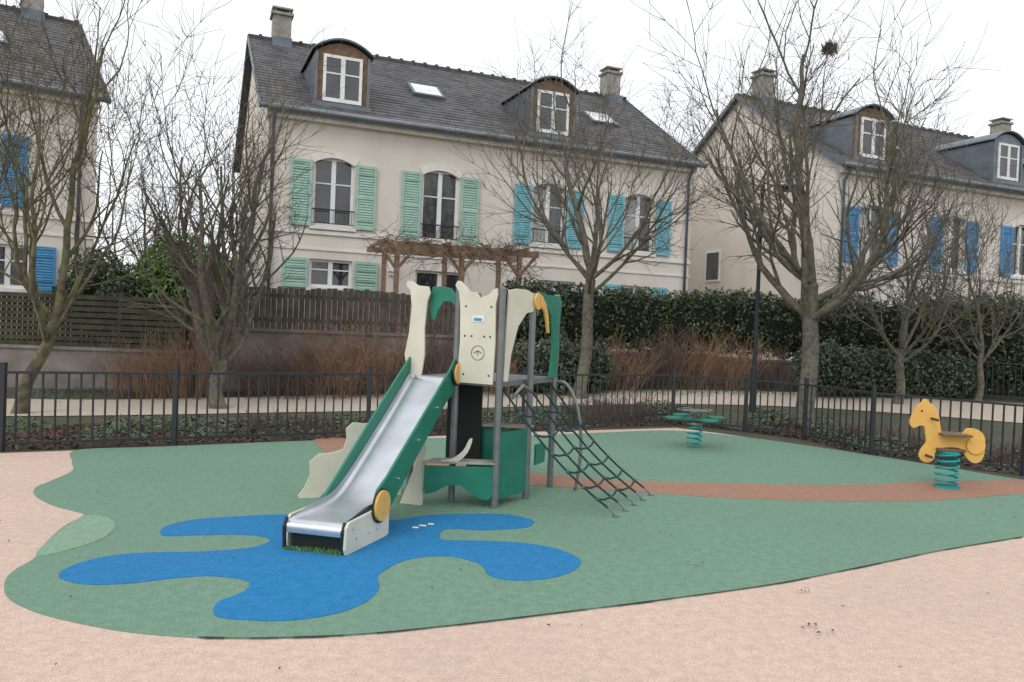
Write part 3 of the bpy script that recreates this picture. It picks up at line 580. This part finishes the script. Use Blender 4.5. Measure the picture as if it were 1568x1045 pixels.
mk('haunch_disc',MB().disc((.28,-.035,.5),(0,1,0),.1,.02),'py',H,bevel=.004)
mk('foot_disc',MB().disc((-.24,-.035,.36),(0,1,0),.085,.02),'py',H,bevel=.004)
mk('seat',MB().prism([(-.12,-.16,.60),(.2,-.16,.60),(.2,.16,.60),(-.12,.16,.60)],(0,0,.025)).box(-.14,.16,-.1,.1,.42,.45),'wood',H,bevel=.01)
mk('handle',MB().tube([(-.2,-.2,.78),(-.2,.2,.78)],.015,8).tube([(-.25,-.22,.36),(-.25,.22,.36)],.015,8).disc((-.31,-.022,.86),(0,1,0),.012,.004,8),'iron',H)
mb=MB();helix(mb,(0,0),.115,.04,.40,5,.014);mk('spring',mb,'teal',H,True)
mk('base_plate',MB().disc((0,0,.01),(0,0,1),.14,.02).disc((0,0,.41),(0,0,1),.12,.02),'teal',H)
S=empty('spring_seesaw',(2.69,11.5,.012),R(20))
mb=MB();helix(mb,(0,0),.10,.03,.32,4,.014);mk('spring',mb,'teal',S,True)
mb=MB()
for a in range(4):
    c,s=math.cos(a*math.pi/2),math.sin(a*math.pi/2);mb.beam((0,0,.385),(c*.28,s*.28,.42),.14,.022);mb.disc((c*.35,s*.35,.43),(0,0,1),.135,.028)
mk('seats',mb,'pg',S,bevel=.006)
mk('hub',MB().disc((0,0,.35),(0,0,1),.12,.04).disc((0,0,.53),(0,0,1),.17,.022).tube([(0,0,.35),(0,0,.53)],.03,8),'post',S)
mb=MB()
for a in range(4):
    c,s=math.cos(a*1.571),math.sin(a*1.571);mb.tube([(c*.17-s*.07,s*.17+c*.07,.53),(c*.24-s*.07,s*.24+c*.07,.545),(c*.24+s*.07,s*.24-c*.07,.545),(c*.17+s*.07,s*.17-c*.07,.53)],.011,8)
mk('handles',mb,'post',S)
# ---------------------------------------------------------------- litter on the ground
rg=random.Random(4);mb=MB()
spots=[(rg.uniform(-4,5),rg.uniform(3.6,12),1) for i in range(110)]
for cx,cy,k in ((1.35,6.45,5),(1.38,5.6,8),(1.8,4.45,9),(1.95,5.15,6),(3.5,5.0,4)): spots+=[(cx+rg.gauss(0,.045),cy+rg.gauss(0,.04),1.2) for i in range(k)]
for x,y,k in spots:
    l=rg.uniform(.006,.018)*k;a=rg.uniform(0,6.28);e=Vector((math.cos(a),math.sin(a),0))*l;f=Vector((-e.y,e.x,.6*l))*.5;p=Vector((x,y,.019))
    mb.add([p-e,p+f,p+e,p-f*.6+Vector((0,0,l*.3))],[(0,1,2,3)])
mk('scattered_leaves',mb,'leafr')
mb=MB()
for x,y,l in((-.66,6.40,.03),(-.60,6.46,.025),(-.71,6.33,.025)): mb.box(x-l,x+l,y-l*.5,y+l*.5,.013,.022)
mk('paper_litter',mb,'white',bevel=.004)
# ---------------------------------------------------------------- world, sun, camera
w=bpy.data.worlds.new('World');bpy.context.scene.world=w;w.use_nodes=True;N=w.node_tree.nodes;L=w.node_tree.links
bg=N['Background'];st=N.new('ShaderNodeTexSky');st.sky_type='NISHITA';st.sun_disc=False;st.sun_elevation=R(40);st.sun_rotation=R(-150)
sc=N.new('ShaderNodeMix');sc.data_type='RGBA';sc.blend_type='MULTIPLY';sc.inputs[0].default_value=1;sc.inputs[7].default_value=(.1,.1,.1,1);L.new(st.outputs[0],sc.inputs[6])
mx=N.new('ShaderNodeMix');mx.data_type='RGBA';mx.inputs[0].default_value=.88
tc=N.new('ShaderNodeTexCoord');n=N.new('ShaderNodeTexNoise');n.inputs['Scale'].default_value=2;n.inputs['Detail'].default_value=5;L.new(tc.outputs['Generated'],n.inputs['Vector'])
cl=N.new('ShaderNodeMix');cl.data_type='RGBA';cl.inputs[6].default_value=(.92,.955,1.0,1);cl.inputs[7].default_value=(1.06,1.07,1.08,1);L.new(n.outputs[0],cl.inputs[0])
L.new(sc.outputs[2],mx.inputs[6]);L.new(cl.outputs[2],mx.inputs[7]);L.new(mx.outputs[2],bg.inputs[0]);bg.inputs[1].default_value=1.22
sd=bpy.data.lights.new('sun','SUN');sd.energy=1.0;sd.angle=R(30);sd.color=(1,.98,.95);so=bpy.data.objects.new('sun',sd);C.objects.link(so);so.rotation_euler=(R(50),0,R(-30))
cam=bpy.data.cameras.new('camera');co=bpy.data.objects.new('camera',cam);C.objects.link(co);cam.lens=28;cam.sensor_width=36;cam.clip_end=2000
co.matrix_world=Matrix.Translation((0,0,1.65))@Matrix.Rotation(R(90-1.03),4,'X')@Matrix.Rotation(R(2.3),4,'Z')
bpy.context.scene.camera=co
s=bpy.context.scene;s.view_settings.view_transform='Standard';s.view_settings.look='None';s.view_settings.exposure=0
